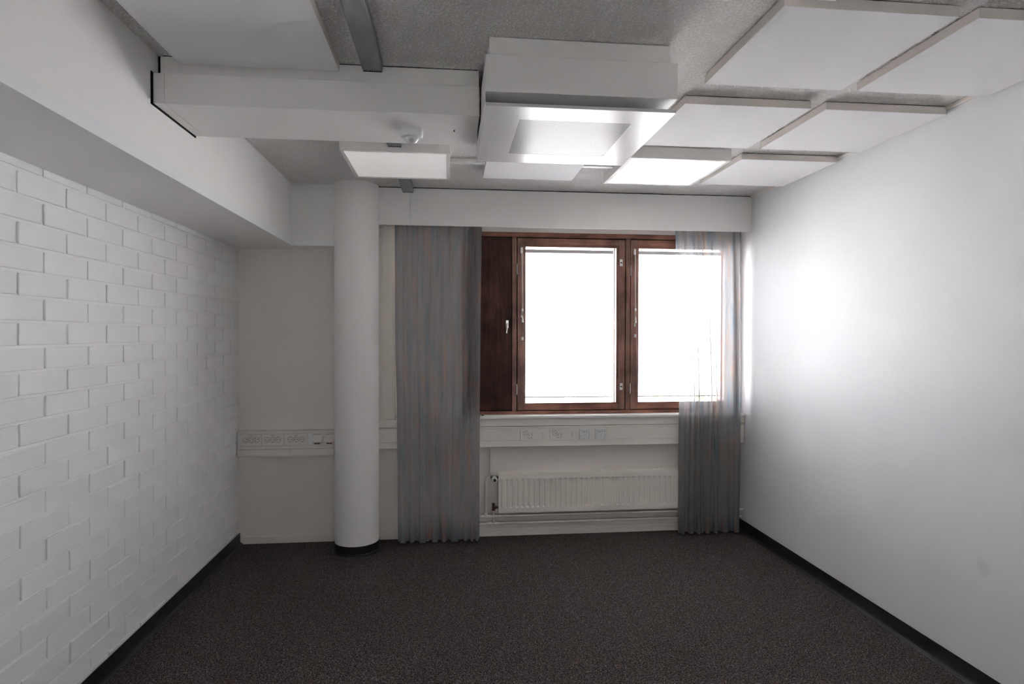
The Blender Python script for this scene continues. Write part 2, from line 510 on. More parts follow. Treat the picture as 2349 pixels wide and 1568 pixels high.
# --- boxed soffit: runs along the brick wall and returns to the column
s = G()
s.box(-0.15, XB, YF, YRB, ZB, ZC)
s.box(-0.15, 0.80, YRB, 0.0, ZB, ZC)
so = setting(s.build('trim_1', 'soffit'), 'boxed white soffit above the brick wall, turning to the column', 'soffit')
g = box(XB, XB + 0.002, YF, YRB - 0.0, ZB - 0.002, ZB + 0.052, 0.0006); g.build('edge_strip', 'edge_strip', so)
g = box(XB, 0.80, YRB - 0.002, YRB, ZB - 0.002, ZB + 0.036, 0.0006); g.build('edge_strip', 'edge_strip', so)

# --- base boards
def cove(x, sgn, name, label):
    """black vinyl skirting with a small toe"""
    prof = [(0, 0.082), (0.003, 0.082), (0.0035, 0.022), (0.007, 0.010), (0.022, 0.003), (0.024, 0.0), (0, 0.0)]
    g = G()
    n = len(prof)
    vs = [(x + sgn * d, yy, z) for yy in (YF, -0.001) for d, z in prof]
    fs = [(i, (i + 1) % n, n + (i + 1) % n, n + i) for i in range(n)] + [tuple(range(n)), tuple(range(2 * n - 1, n - 1, -1))]
    g.poly(vs, fs)
    return setting(g.build(name, 'vinyl', None, 30), label, 'baseboard')
cove(0.006, 1, 'baseboard_left', 'black vinyl skirting along the brick wall')
cove(XR, -1, 'baseboard_right', 'black vinyl skirting along the smooth right wall')
g = G().box(0.03, 1.60, -0.012, 0, 0.0, 0.052, 0.0015).box(1.60, XR - 0.025, -0.014, 0, 0.0, 0.042, 0.0015).box(1.60, XR - 0.025, -0.010, 0, 0.0425, 0.062, 0.001)
setting(g.build('baseboard_back', 'cream'), 'cream wooden skirting below the radiator', 'baseboard')
setting(box(XR - 0.014, XR, YF, -0.18, ZC - 0.018, ZC, 0.002).build('trim_2', 'cream'), 'thin cream moulding where right wall meets ceiling', 'moulding')
setting(G().box(1.03, XR - 0.001, -0.080, 0, 0.862, 0.9215, 0.001).build('trim_3', 'cream'), 'cream apron board between window sill and cable trunking', 'apron board')

# ------------------------------------------------------------------ window
W = thing('window_1', 'brown wooden window with side hatch and two blind-fitted sashes', 'window', (2.77, 0.0, WZ0))
W['kind'] = 'structure'
FD = 0.14
box(WX0, WX1, -0.004, FD, 2.319, WZ1, 0.002).build('frame_head', 'wood_h', W)
box(WX0, WX1, -0.004, FD, WZ0, 0.966, 0.002).build('frame_bottom', 'wood_h', W)
box(WX0, 1.70, -0.003, FD, 0.966, 2.319, 0.002).build('frame_jamb', 'wood_v', W)
box(3.846, WX1, -0.003, FD, 0.966, 2.319, 0.002).build('frame_jamb', 'wood_v', W)
box(2.043, 2.078, -0.003, FD, 0.966, 2.319, 0.002).build('mullion', 'wood_v', W)
box(2.947, 2.982, -0.003, FD, 0.966, 2.319, 0.002).build('mullion', 'wood_v', W)
# rebate strips closing the gaps behind hatch and sashes, black for the shade there
for a, b_ in ((1.69, 1.71), (2.03, 2.092), (2.934, 2.994), (3.83, 3.85)):
    box(a, b_, 0.055, 0.085, 0.962, 2.322).build('rebate', 'black', W)
for a, b_ in ((0.960, 0.976), (2.308, 2.324)):
    box(1.69, 3.85, 0.055, 0.085, a, b_).build('rebate', 'black', W)
hp = box(1.704, 2.038, 0.004, 0.055, 0.972, 2.314, 0.0015).build('hatch_panel', 'wood_dark', W, label='dark stained solid ventilation hatch')
box(1.70, 2.043, 0.086, 0.12, 0.966, 2.319).build('hatch_back', 'wood_dark', W)
g = box(1.9945, 2.0165, -0.004, 0.004, 1.612, 1.673, 0.0015)
g.lathe([(0.0055, 0.0), (0.0055, 0.022), (0.004, 0.024), (0, 0.024)], (2.0055, -0.004, 1.640), 'Y', 14)
g.build('handle_plate', 'steel', hp, 30, 'pale metal handle')
G().tube([(2.0055, -0.024, 1.648), (2.0052, -0.028, 1.640), (2.003, -0.028, 1.615), (1.999, -0.024, 1.590), (1.997, -0.026, 1.571)], [0.006, 0.0075, 0.0065, 0.006, 0.0065]).build('handle_lever', 'steel', hp, 40)

def sash(x0, x1, gx0, gx1):
    z0, z1, gz0, gz1 = 0.972, 2.311, 1.018, 2.262
    st0, st1 = gx0 - 0.015, gx1 + 0.017
    g = G()
    y0, y1 = 0.0, 0.055
    g.box(x0, st0, y0, y1, z0, z1, 0.0015)
    g.box(st1, x1, y0, y1, z0, z1, 0.0015)
    s_ = g.build('sash', 'wood_v', W)
    G().box(st0, st1, y0 + 0.0005, y1, gz1, z1, 0.0015).build('top_rail', 'wood_h', s_)
    G().box(st0, st1, y0 + 0.0005, y1, z0, gz0, 0.0015).build('bottom_rail', 'wood_h', s_)
    # inner glazing beads, a little deeper
    G().box(st0, gx0, 0.009, y1, gz0, gz1, 0.001).build('glazing_bead', 'wood_v', s_)
    G().box(gx1, st1, 0.009, y1, gz0, gz1, 0.001).build('glazing_bead', 'wood_v', s_)
    G().box(gx0, gx1, 0.009, y1, 2.246, gz1, 0.001).build('glazing_bead', 'wood_h', s_)
    G().box(gx0, gx1, 0.009, y1, gz0, 1.027, 0.001).build('glazing_bead', 'wood_h', s_)
    G().box(gx0 - .004, gx1 + .004, 0.034, 0.038, 1.02, 2.25).build('pane', 'glass', s_)
    # outer sash with its own pane
    g = G().box(x0, gx0 - 0.002, 0.086, 0.135, z0, z1).box(gx1 + 0.002, x1, 0.086, 0.135, z0, z1)
    g.box(gx0 - 0.002, gx1 + 0.002, 0.086, 0.135, z0, 1.024).box(gx0 - 0.002, gx1 + 0.002, 0.086, 0.135, 2.250, z1)
    g.build('outer_sash', 'wood_v', W)
    G().box(gx0 - .006, gx1 + .006, 0.108, 0.112, 1.018, 2.256).build('outer_pane', 'glass', W)
    return s_
S1 = sash(2.085, 2.941, 2.150, 2.873)
S2 = sash(2.987, 3.843, 3.055, 3.770)
def lock(x, z, s_):
    g = box(x - 0.011, x + 0.011, -0.003, 0.0, z - 0.027, z + 0.027, 0.001)
    g.build('lock_plate', 'chrome_white', s_)
    g = G().lathe([(0.0065, 0.0), (0.0065, 0.0045), (0, 0.0045)], (x, 0.0, z), 'Y', 14)
    g.lathe([(0.0022, 0.0), (0.0022, 0.004), (0, 0.004)], (x, 0.0, z + 0.018), 'Y', 8)
    g.lathe([(0.0022, 0.0), (0.0022, 0.004), (0, 0.004)], (x, 0.0, z - 0.018), 'Y', 8)
    g.build('key_socket', 'black', s_)
lock(2.909, 2.130, S1); lock(2.912, 1.152, S1)
for x, s_ in ((2.0815, S1), (2.9845, S2)):
    for z in (2.07, 1.135):
        G().lathe([(0.0045, -0.042), (0.0045, 0.042)], (x, -0.004, z), 'Z', 12).build('hinge', 'alu' if z > 2 else 'steel', s_, 40)
box(1.16, XR - 0.003, -0.100, 0.0, 0.921, 0.941, 0.003).build('window_sill', 'white', W, label='white window sill')

W2 = thing('fill_window', 'small unseen window added behind the viewer for fill light', 'window', ((RW[0] + RW[1]) / 2, YF, RW[2]))
W2['kind'] = 'structure'  # unseen window, added to let fill light in from behind
for a_, b_, c_, d_ in ((RW[0], RW[0] + .05, RW[2], RW[3]), (RW[1] - .05, RW[1], RW[2], RW[3]), (1.92, 1.98, RW[2], RW[3])):
    box(a_, b_, YF - 0.10, YF - 0.03, c_, d_, 0.002).build('frame_upright', 'wood_v', W2)
for c_, d_ in ((RW[2], RW[2] + .05), (RW[3] - .05, RW[3])):
    box(RW[0] + .05, RW[1] - .05, YF - 0.099, YF - 0.031, c_, d_, 0.002).build('frame_rail', 'wood_h', W2)
box(RW[0] + .05, 1.92, YF - 0.067, YF - 0.063, RW[2] + .05, RW[3] - .05).build('pane', 'glass', W2)
box(1.98, RW[1] - .05, YF - 0.067, YF - 0.063, RW[2] + .05, RW[3] - .05).build('pane', 'glass', W2)

# --- venetian blinds between the panes
def blind(gx0, gx1, name, label, xc1, xc2):
    B = thing(name, label, 'blind', ((gx0 + gx1) / 2, 0.062, 1.06), 'blinds between the window panes')
    x0, x1 = gx0 + 0.003, gx1 - 0.014
    box(x0, x1, 0.048, 0.076, 2.205, 2.232, 0.002).build('head_rail', 'headrail', B)
    box(x0, x1, 0.052, 0.072, 1.064, 1.072, 0.002).build('bottom_rail', 'rail', B)
    g = G()
    # curved slat, 25 mm deep
    n = 5
    vs, fs = [], []
    for xx in (x0 - (x0 + x1) / 2, x1 - (x0 + x1) / 2):
        for t in (0.00025, -0.00025):
            for i in range(n):
                a = -1 + 2 * i / (n - 1)
                vs.append((xx, a * 0.0125, 0.0016 * (1 - a * a) + t))
    for i in range(n - 1):
        fs += [(i, i + 1, 2 * n + i + 1, 2 * n + i), (n + i, 3 * n + i, 3 * n + i + 1, n + i + 1)]
    fs += [(0, 2 * n, 3 * n, n), (n - 1, 2 * n - 1, 4 * n - 1, 3 * n - 1)]
    g.poly(vs, fs)
    me = g.mesh('slat', 40)
    me.materials.append(M['slat'])
    z = 2.186
    while z > 1.085:
        inst('slat', me, ((x0 + x1) / 2, 0.062, z), B, (math.radians(-5), 0, 0))
        z -= 0.0205
    for xc in (xc1, xc2):
        for yy in (0.0485, 0.0755):
            G().tube([(xc, yy, 2.21), (xc, yy, 1.066)], 0.0009, 6).build('ladder_cord', 'rail', B)
blind(2.150, 2.873, 'venetian_blind', 'slatted venetian blind in the unobstructed sash next to the dark hatch', 2.252, 2.733)
blind(3.055, 3.770, 'venetian_blind', 'slatted venetian blind in the sash half behind the sheer curtain', 3.150, 3.668)

def pull_cord(x, zt, zk, zend, label, name='blind_cord', extra=False):
    P = thing(name, label, 'blind cord', (x, -0.004, zend), 'blind cords on the window sashes')
    G().box(x - 0.0085, x + 0.0085, -0.014, 0.0, zt - 0.046, zt, 0.002).build('cord_guide', 'pvc', P)
    G().lathe([(0.0026, 0), (0.0026, 0.0155), (0, 0.0155)], (x + 0.002, 0.0, zt - 0.022), 'Y', 10).build('pulley', 'rail', P)
    G().tube([(x + 0.001, -0.010, zt - 0.03), (x + 0.0035, -0.009, (zt + zk) / 2), (x + 0.006, -0.008, zk)], 0.0013, 6).build('cord', 'cord', P)
    G().tube([(x + 0.006, -0.011, zt - 0.03), (x + 0.0065, -0.010, (zt + zk) / 2), (x + 0.008, -0.009, zk)], 0.0013, 6).build('cord', 'cord', P)
    G().box(x - 0.001, x + 0.0135, -0.016, -0.003, zk - 0.022, zk, 0.002).build('cord_joiner', 'pvc', P)
    G().tube([(x + 0.0065, -0.009, zk - 0.02), (x + 0.008, -0.009, zend + 0.05)], 0.0011, 6).build('cord', 'cord', P)
    G().lathe([(0.0025, 0.052), (0.004, 0.045), (0.0085, 0.002), (0.0075, 0), (0, 0)], (x + 0.008, -0.0095, zend), 'Z', 12).build('tassel', 'cord', P, 40)
    if extra:
        G().tube([(x + 0.004, -0.008, zk - 0.02), (x + 0.001, -0.009, zend + 0.0)], 0.0011, 6).build('cord', 'cord', P)
        G().lathe([(0.002, 0.028), (0.004, 0.022), (0.0065, 0.002), (0.006, 0), (0, 0)], (x + 0.001, -0.0095, zend - 0.028), 'Z', 12).build('tassel', 'cord', P, 40)
    else:
        G().tube([(x + 0.003, -0.008, zk - 0.02), (x - 0.0005, -0.009, zend + 0.055)], 0.0011, 6).build('cord', 'cord', P)
        G().lathe([(0.002, 0.02), (0.0065, 0.016), (0.0065, 0.002), (0.005, 0), (0, 0)], (x - 0.001, -0.0095, zend + 0.036), 'Z', 12).build('tassel', 'cord', P, 40)
    return P
pull_cord(2.116, 2.237, 1.762, 1.657, 'white blind cord with tassel on the sash next to the dark hatch')
pull_cord(3.016, 2.239, 1.770, 1.655, 'white blind cord with two tassels on the sash nearer the sheer curtain', extra=True)
for x, z, l in ((2.124, 1.531, 'small white cord hook on the sash beside the dark hatch'), (3.024, 1.553, 'small white cord hook on the sash nearer the sheer curtain')):
    H = thing('cord_hook', l, 'hook', (x, 0.0, z), 'cord hooks on the window sashes')
    box(x - 0.009, x + 0.009, -0.003, 0.0, z - 0.013, z + 0.013, 0.001).build('base_plate', 'pvc', H)
    G().tube([(x, -0.002, z + 0.006), (x, -0.012, z + 0.004), (x, -0.014, z - 0.004), (x, -0.012, z - 0.011)], 0.003, 8).build('prong', 'pvc', H, 40)

st = thing('plastic_strip', 'short clear plastic strip lying on the window sill', 'strip', (1.86, -0.045, 0.941))
box(1.822, 1.925, -0.060, -0.030, 0.9412, 0.9460, 0.001).build('strip_body', 'chrome_white', st)
box(1.806, 1.824, -0.054, -0.036, 0.9412, 0.9475, 0.001).build('end_clip', 'vinyl', st)

# ------------------------------------------------------------------ outdoors, seen through the blinds
GZ = -8.0
setting(box(-120, 140, -150, 220, GZ - 0.5, GZ).build('ground_outside', 'ground'), 'pale yard far below the window', 'ground')
def building(name, label, x0, x1, y0, y1, top, wins, roof=None, rooft='roofing'):
    b = thing(name, label, 'building', ((x0 + x1) / 2, y0, GZ))
    fg = G().box(x0, x1, y0, y1, GZ, top)
    if roof:
        fg.poly([(x0, y0, top), (13.6, y0, 2.41), (x1, y0, top), (x0, y1, top), (13.6, y1, 2.41), (x1, y1, top)], [(0, 2, 1), (3, 4, 5), (0, 1, 4, 3), (1, 2, 5, 4)])
    fg.build('facade', 'facade', b)
    if roof:
        roof().build('roof', rooft, b)
    else:
        box(x0 - 0.3, x1 + 0.3, y0 - 0.3, y1 + 0.3, top, top + 0.35, 0.03).build('roof', rooft, b)
    for (a, c, d, e) in wins:
        f = G().box(a - 0.08, c + 0.08, y0 - 0.05, y0 + 0.02, d - 0.08, e + 0.08).build('window', 'facade', b)
        G().box(a, c, y0 - 0.07, y0 - 0.04, d, e).build('window_pane', 'far_glass', f)
def gable():
    return G().poly([(2.0, 49.6, 0.0), (13.6, 49.6, 2.5), (26.0, 49.6, 0.0), (2.0, 62, 0.0), (13.6, 62, 2.5), (26.0, 62, 0.0),
                     (2.0, 49.6, -0.10), (13.6, 49.6, 2.40), (26.0, 49.6, -0.10), (2.0, 62, -0.10), (13.6, 62, 2.40), (26.0, 62, -0.10)],
                    [(0, 1, 4, 3), (1, 2, 5, 4), (6, 9, 10, 7), (7, 10, 11, 8), (0, 6, 7, 1), (1, 7, 8, 2), (3, 4, 10, 9), (4, 5, 11, 10), (0, 3, 9, 6), (2, 8, 11, 5)])
building('neighbour_house', 'pale gabled building seen far off through the blinds', 3.0, 25.0, 50, 61.5, 0.11,
         [(10.41, 11.42, -1.21, 0.22), (13.05, 13.3, -1.8, 0.6), (13.95, 14.2, -1.9, 0.9), (14.95, 15.2, -2.1, 0.9), (17.6, 18.6, -1.21, 0.22), (20.8, 21.8, -1.21, 0.22)], gable)
building('low_annex', 'low flat-roofed pale annex outside, below the gabled building', -2.0, 10.6, 36, 46, -1.25,
         [(7.4, 8.15, -2.33, -1.65), (8.27, 9.29, -2.85, -2.01), (5.4, 6.4, -2.85, -2.01)])
building('garden_shed', 'small pale shed outside beside the shrubs', 13.2, 15.9, 36, 39, -1.7, [(15.3, 15.7, -2.6, -2.0)])
def shrub(x, y, r, label):
    t = thing('shrub_tree', label, 'tree', (x, y, GZ), 'shrubs outside the window')
    G().tube([(x, y, GZ), (x + .1, y, GZ + 2.5), (x, y, -2.8)], [0.16, 0.12, 0.05], 8).build('trunk', 'bark', t)
    b = bmesh.new()
    rnd = random.Random(int(x * 10))
    for i in range(16):
        c = Vector((x + rnd.uniform(-1, 1) * r, y + rnd.uniform(-1, 1) * r, -2.5 + rnd.uniform(-1, 1) * r * 1.0))
        mtx = Matrix.Translation(c) @ Matrix.Diagonal((rnd.uniform(.7, 1.1), rnd.uniform(.7, 1.1), rnd.uniform(.6, .9), 1))
        ret = bmesh.ops.create_icosphere(b, subdivisions=2, radius=r * 0.5, matrix=mtx)
        for v in ret['verts']: v.co += Vector([rnd.uniform(-.07, .07) for _ in range(3)])
    G().merge(b).build('crown', 'leaf', t)
shrub(14.6, 31, 0.6, 'yellow-green shrub outside beside the shed')
shrub(16.9, 31, 0.6, 'yellow-green shrub outside, farther from the shed')

# ------------------------------------------------------------------ column
CX, CY, CR = 0.890, -0.190, 0.157
c = thing('column', 'round white column between the niche and the grey curtain', 'column', (CX, CY, 0))
G().lathe([(CR, 0.060), (CR, ZC)], (CX, CY, 0), 'Z', 64).build('shaft', 'column_paint', c, 30)
G().lathe([(CR + 0.004, 0.0), (CR + 0.004, 0.066), (CR, 0.0665)], (CX, CY, 0), 'Z', 64).build('base_band', 'vinyl', c, 30, 'black vinyl band')
G().lathe([(CR + 0.004, 0.012), (CR + 0.010, 0.005), (CR + 0.019, 0.003), (CR + 0.020, 0.0)], (CX, CY, 0), 'Z', 64).build('base_flange', 'vinyl', c, 30)

# ------------------------------------------------------------------ curtain valance
YV, ZV = -0.1787, 2.362
v = thing('curtain_valance', 'wide white pelmet board above the window curtains', 'pelmet', (2.47, YV, ZV))
box(1.046, 1.2700, YV, YV + 0.018, ZV, ZC - 0.007, 0.001).build('front_board', 'white', v)
box(1.2712, XR - 0.001, YV, YV + 0.018, ZV, ZC - 0.007, 0.001).build('front_board', 'white', v)
box(1.046, XR - 0.001, YV + 0.018, -0.001, ZC - 0.085, ZC - 0.065).build('top_board', 'white', v)
box(1.046, 1.064, YV + 0.018, -0.058, ZV, ZC - 0.085).build('end_board', 'white', v)
box(1.12, XR - 0.02, -0.1575, -0.128, 2.520, 2.535, 0.001).build('curtain_track', 'pvc', v)
box(1.12, XR - 0.02, -0.145, -0.133, 2.530, 2.556).build('track_spacer', 'pvc', v)
box(1.046, XR - 0.001, YV + 0.010, YV + 0.03, ZC - 0.007, ZC - 0.0005).build('shadow_gap', 'black', v)

# ------------------------------------------------------------------ boxed duct along the ceiling
YK, YK1, YK2, ZK, ZK2, XK = -2.244, -2.203, -1.856, 2.4393, 2.5562, 1.679
d = thing('duct_boxing', 'long white boxed duct across the ceiling, carrying the motion sensor', 'duct', (1.06, -2.05, ZK))
box(XB + 0.012, XK, YK1, YK2 - 0.02, ZK2, ZC - 0.004, 0.001).build('upper_riser', 'white', d)
box(XB + 0.045, XK, YK, YK2, ZK, ZK2, 0.0012).build('lower_box', 'white', d)
box(XB + 0.0035, XB + 0.044, YK + 0.001, YK2 - 0.001, ZK + 0.001, ZK2 - 0.0005, 0.001).build('end_piece', 'white', d)
box(XB, XB + 0.003, YK - 0.012, YK2 + 0.006, ZK - 0.006, ZK2 + 0.002).build('end_gasket', 'black', d)
box(XB + 0.0031, XB + 0.012, YK1 + .003, YK2 - 0.03, ZK2, ZC - 0.004).build('riser_gap', 'black', d)
box(XB + 0.02, XK - 0.004, YK1 + 0.003, YK2 - 0.03, ZC - 0.004, ZC - 0.0005).build('shadow_gap', 'black', d)
box(1.578, 1.5825, -2.063, -2.040, ZK - 0.0008, ZK + 0.001).build('slot', 'black', d)

ms = thing('motion_sensor', 'round white motion sensor under the boxed duct', 'sensor', (1.398, -2.045, ZK))
G().lathe([(0.049, 0.0), (0.050, -0.006), (0.049, -0.026), (0.044, -0.034), (0.030, -0.037)], (1.398, -2.045, ZK), 'Z', 40).build('sensor_body', 'pvc', ms, 35)
G().lathe([(0.031, -0.035), (0.029, -0.043), (0.021, -0.053), (0.010, -0.059), (0, -0.060)], (1.398, -2.045, ZK), 'Z', 32).build('sensor_lens', 'lens', ms, 60)

# ------------------------------------------------------------------ ceiling air unit with perforated plate
a = thing('air_terminal_unit', 'white ceiling ventilation unit with hanging perforated metal plate', 'ventilation unit', (2.035, -2.18, 2.37))
box(1.703, 2.376, -2.490, -1.85, 2.549, ZC - 0.004, 0.001).build('upper_riser', 'white', a)
box(1.687, 2.385, -2.545, -1.80, 2.419, 2.549, 0.0012).build('housing', 'white', a)
box(1.715, 2.365, -2.478, -1.86, ZC - 0.004, ZC - 0.0005).build('shadow_gap', 'black', a)
# plate with opening for the perforated field
GX0, GX1, GY0, GY1 = 1.824, 2.259, -2.392, -1.958
PX0, PX1, PY0, PY1, PZ = 1.688, 2.388, -2.520, -1.818, 2.378
g = G().box(PX0, GX0, PY0, PY1, PZ, PZ + 0.012).box(GX1, PX1, PY0, PY1, PZ, PZ + 0.012)
g.box(GX0, GX1, PY0, GY0, PZ, PZ + 0.012).box(GX0, GX1, GY1, PY1, PZ, PZ + 0.012)
bmesh.ops.remove_doubles(g.bm, verts=list(g.bm.verts), dist=1e-5)
fp = g.build('face_plate', 'plate', a, label='satin metal face plate')
G().box(GX0, GX1, GY0, GY1, PZ + 0.0006, PZ + 0.003).build('perforated_field', 'perf', fp, label='perforated centre of the plate')
G().box(GX0 - .01, GX1 + .01, GY0 - .01, GY1 + .01, PZ + 0.012, PZ + 0.03).build('filter_tray', 'alu', a)
for x in (1.75, 2.32):
    for yy in (-2.42, -1.92):
        G().lathe([(0.005, PZ + 0.01), (0.005, 2.42)], (x, yy, 0), 'Z', 10).build('hanger', 'steel', a, 40)
box(1.6855, 1.687, -2.535, -1.83, 2.378, 2.419).build('side_flap', 'white', a)

# ------------------------------------------------------------------ acoustic ceiling panels
def panel(x0, y0, label, x1=None):
    x1 = x1 or x0 + 0.6
    y1 = y0 + 0.6
    P = thing('acoustic_panel', label, 'acoustic panel', ((x0 + x1) / 2, (y0 + y1) / 2, 2.60), 'square acoustic panels on the ceiling')
    g = G().box(x0, x1, y0, y1, 2.6015, ZC - 0.004, 0.001)
    g.build('core', 'panel_edge', P)
    g = G().box(x0 + 0.0002, x1 - 0.0002, y0 + 0.0002, y1 - 0.0002, 2.600, 2.6018, 0.0006)
    g.build('face', 'panel', P)
    G().box(x0 + 0.006, x1 - 0.006, y0 + 0.006, y1 - 0.006, ZC - 0.004, ZC - 0.0005).build('top_shadow_gap', 'black', P)  # black sheet standing in for the shade between panel and ceiling
YA, YBB, YC_ = -2.857, -2.045, -1.245
panel(2.611, YA, 'square white acoustic panel nearest the viewer, right of the ventilation unit')
panel(3.283, YA, 'square white acoustic panel along the right wall, nearest the viewer')
panel(2.611, YBB, 'square white acoustic panel just right of the perforated metal plate')
panel(3.284, YBB, 'square white acoustic panel along the right wall, middle of three')
panel(3.278, YC_, 'square white acoustic panel along the right wall, nearest the window')
panel(1.780, YC_, 'square white acoustic panel behind the perforated plate, between both lights')
panel(0.528, -2.822, 'square white acoustic panel in front of the boxed duct, left of the ribbed rail')

# ------------------------------------------------------------------ surface ceiling lights
def lit_diffuser(name, power):
    m = paint(name, (0.86, 0.865, 0.86), 0.38, 0.0, 60, 0.006, 0.5)
    b = m.node_tree.nodes['Principled BSDF']
    b.inputs['Emission Color'].default_value = (1.0, 0.97, 0.93, 1)
    b.inputs['Emission Strength'].default_value = power
    M[name] = m
    return name
def light(x0, y0, label, power=0.0):
    L = thing('ceiling_light', label, 'ceiling light', (x0 + 0.303, y0 + 0.303, 2.575), 'square ceiling lights')
    x1, y1 = x0 + 0.606, y0 + 0.600
    e = 0.022
    g = G().box(x0, x0 + e, y0, y1, 2.575, ZC).box(x1 - e, x1, y0, y1, 2.575, ZC)
    g.box(x0 + e, x1 - e, y0, y0 + e, 2.575, ZC).box(x0 + e, x1 - e, y1 - e, y1, 2.575, ZC)
    bmesh.ops.remove_doubles(g.bm, verts=list(g.bm.verts), dist=1e-5)
    g.build('light_frame', 'white', L)
    G().box(x0 + e, x1 - e, y0 + e, y1 - e, 2.581, 2.586).build('diffuser', lit_diffuser('opal_diffuser_%d' % round(power * 100), power) if power else 'diffuser', L, label='opal diffuser sheet')
light(0.957, -1.265, 'square ceiling light between the boxed duct and the column, dim', 0.07)
light(2.587, -1.290, 'square ceiling light near the right wall, glowing brightest', 0.75)
light(2.117, -3.545, 'square ceiling light whose corner shows at the top edge')

# ------------------------------------------------------------------ ribbed aluminium rails on the ceiling
def ribbed(y0, y1, label):
    x0, x1 = 1.219, 1.297
    T = thing('ribbed_rail', label, 'ceiling rail', ((x0 + x1) / 2, (y0 + y1) / 2, 2.60), 'ribbed metal rails on the ceiling')
    box(x0, x1, y0, y1, 2.604, ZC).build('channel', 'alu', T)
    for i in range(10):
        xx = x0 + 0.003 + i * 0.0077
        box(xx, xx + 0.0034, y0, y1, 2.600, 2.604).build('rib', 'alu', T)
    box(x0 + 0.002, x1 - 0.002, y1 - 0.0005, y1 + 0.002, 2.599, 2.606).build('end_lip', 'black', T)
ribbed(-4.2, -2.235, 'dark ribbed metal rail running towards the viewer from the boxed duct')
ribbed(-1.835, -1.266, 'ribbed metal rail stub between the boxed duct and the dim ceiling light')
ribbed(-0.664, -0.182, 'ribbed metal rail between the dim ceiling light and the pelmet board')
for x0, x1, l in ((1.564, 1.779, 'thin white cable duct on the ceiling, left of the panel behind the plate'), (2.381, 2.586, 'thin white cable duct on the ceiling beside the brightest light')):
    q = thing('ceiling_cable_duct', l, 'cable duct', ((x0 + x1) / 2, -0.93, 2.62), 'thin cable ducts on the ceiling')
    box(x0, x1, -0.950, -0.915, 2.618, ZC, 0.001).build('duct_base', 'white', q)
    box(x0, x1, -0.952, -0.913, 2.614, 2.6185, 0.0008).build('duct_cover', 'white', q)

# ------------------------------------------------------------------ cable trunking
t = thing('cable_trunking', 'cream cable trunking with sockets, above the radiator', 'trunking', (2.46, 0, 0.704))
x0, x1 = 1.03, XR - 0.002
box(x0, x1, -0.072, 0, 0.704, 0.858, 0.001).build('trunk_body', 'cream', t)
box(x0, x1, -0.080, -0.070, 0.846, 0.858, 0.002).build('top_lip', 'cream', t)
box(x0, x1, -0.080, -0.070, 0.704, 0.752, 0.002).build('bottom_lip', 'cream', t)
for a_, b_ in ((x0, 2.098), (2.778, x1)):
    box(a_, b_, -0.0775, -0.071, 0.753, 0.8455, 0.0008).build('cover_lid', 'cream', t)
box(2.0985, 2.7775, -0.0765, -0.071, 0.753, 0.8455, 0.0008).build('cover_lid', 'trunk', t)

def schuko(x, z, y, parent, r=0.0205, ang=(0, 1)):
    g = G().lathe([(r, 0), (r, 0.0022), (r - 0.002, 0.0022), (r - 0.0032, 0.0004), (0, 0.0004)], (x, y, z), 'Y', 24)
    s_ = g.build('socket_outlet', 'trunk', parent, 30)
    G().lathe([(r + 0.0016, 0), (r + 0.0016, 0.0006), (r + 0.0001, 0.0006), (r + 0.0001, 0)], (x, y, z), 'Y', 24).build('socket_rim_shade', 'rim_shade', s_, 30)  # grey ring standing in for shading along the socket rim
    ca, sa = ang
    for k in (-1, 1):
        G().lathe([(0.0030, 0), (0.0030, 0.0009), (0, 0.0009)], (x + k * ca * 0.0095, y, z + k * sa * 0.0095), 'Y', 8).build('pin_hole', 'black', s_)
    G().lathe([(0.0028, 0), (0.0028, 0.0012), (0, 0.0012)], (x - sa * 0.0145, y, z + ca * 0.0145), 'Y', 8).build('earth_clip', 'ink', s_)
    G().lathe([(0.0028, 0), (0.0028, 0.0012), (0, 0.0012)], (x + sa * 0.0145, y, z - ca * 0.0145), 'Y', 8).build('earth_clip', 'ink', s_)

for x0, lab in ((2.099, 'twin socket plate on the window trunking, farther from the data outlets'), (2.327, 'twin socket plate on the window trunking, next to the data outlets')):
    s_ = thing('twin_socket', lab, 'socket', (x0 + 0.098, -0.0765, 0.792), 'twin sockets on the window trunking')
    box(x0, x0 + 0.168, -0.0815, -0.0765, 0.748, 0.836, 0.0012).build('socket_plate', 'trunk', s_)
    box(x0 + 0.169, x0 + 0.194, -0.0800, -0.0765, 0.750, 0.834, 0.001).build('end_cover', 'trunk', s_)
    box(x0 + 0.095, x0 + 0.0957, -0.0817, -0.0765, 0.750, 0.834).build('joint_line', 'ink', s_)
    box(x0 + 0.173, x0 + 0.184, -0.0806, -0.0795, 0.766, 0.824, 0.0003).build('label_strip', 'pvc', s_)
    for q in range(4):
        box(x0 + 0.1765, x0 + 0.1805, -0.0809, -0.0805, 0.776 + q * 0.009, 0.781 + q * 0.009).build('label_mark', 'ink', s_)
    schuko(x0 + 0.040, 0.808, -0.0815, s_, 0.0200, (0.77, -0.64))
    schuko(x0 + 0.077, 0.784, -0.0815, s_, 0.0200, (0.77, -0.64))
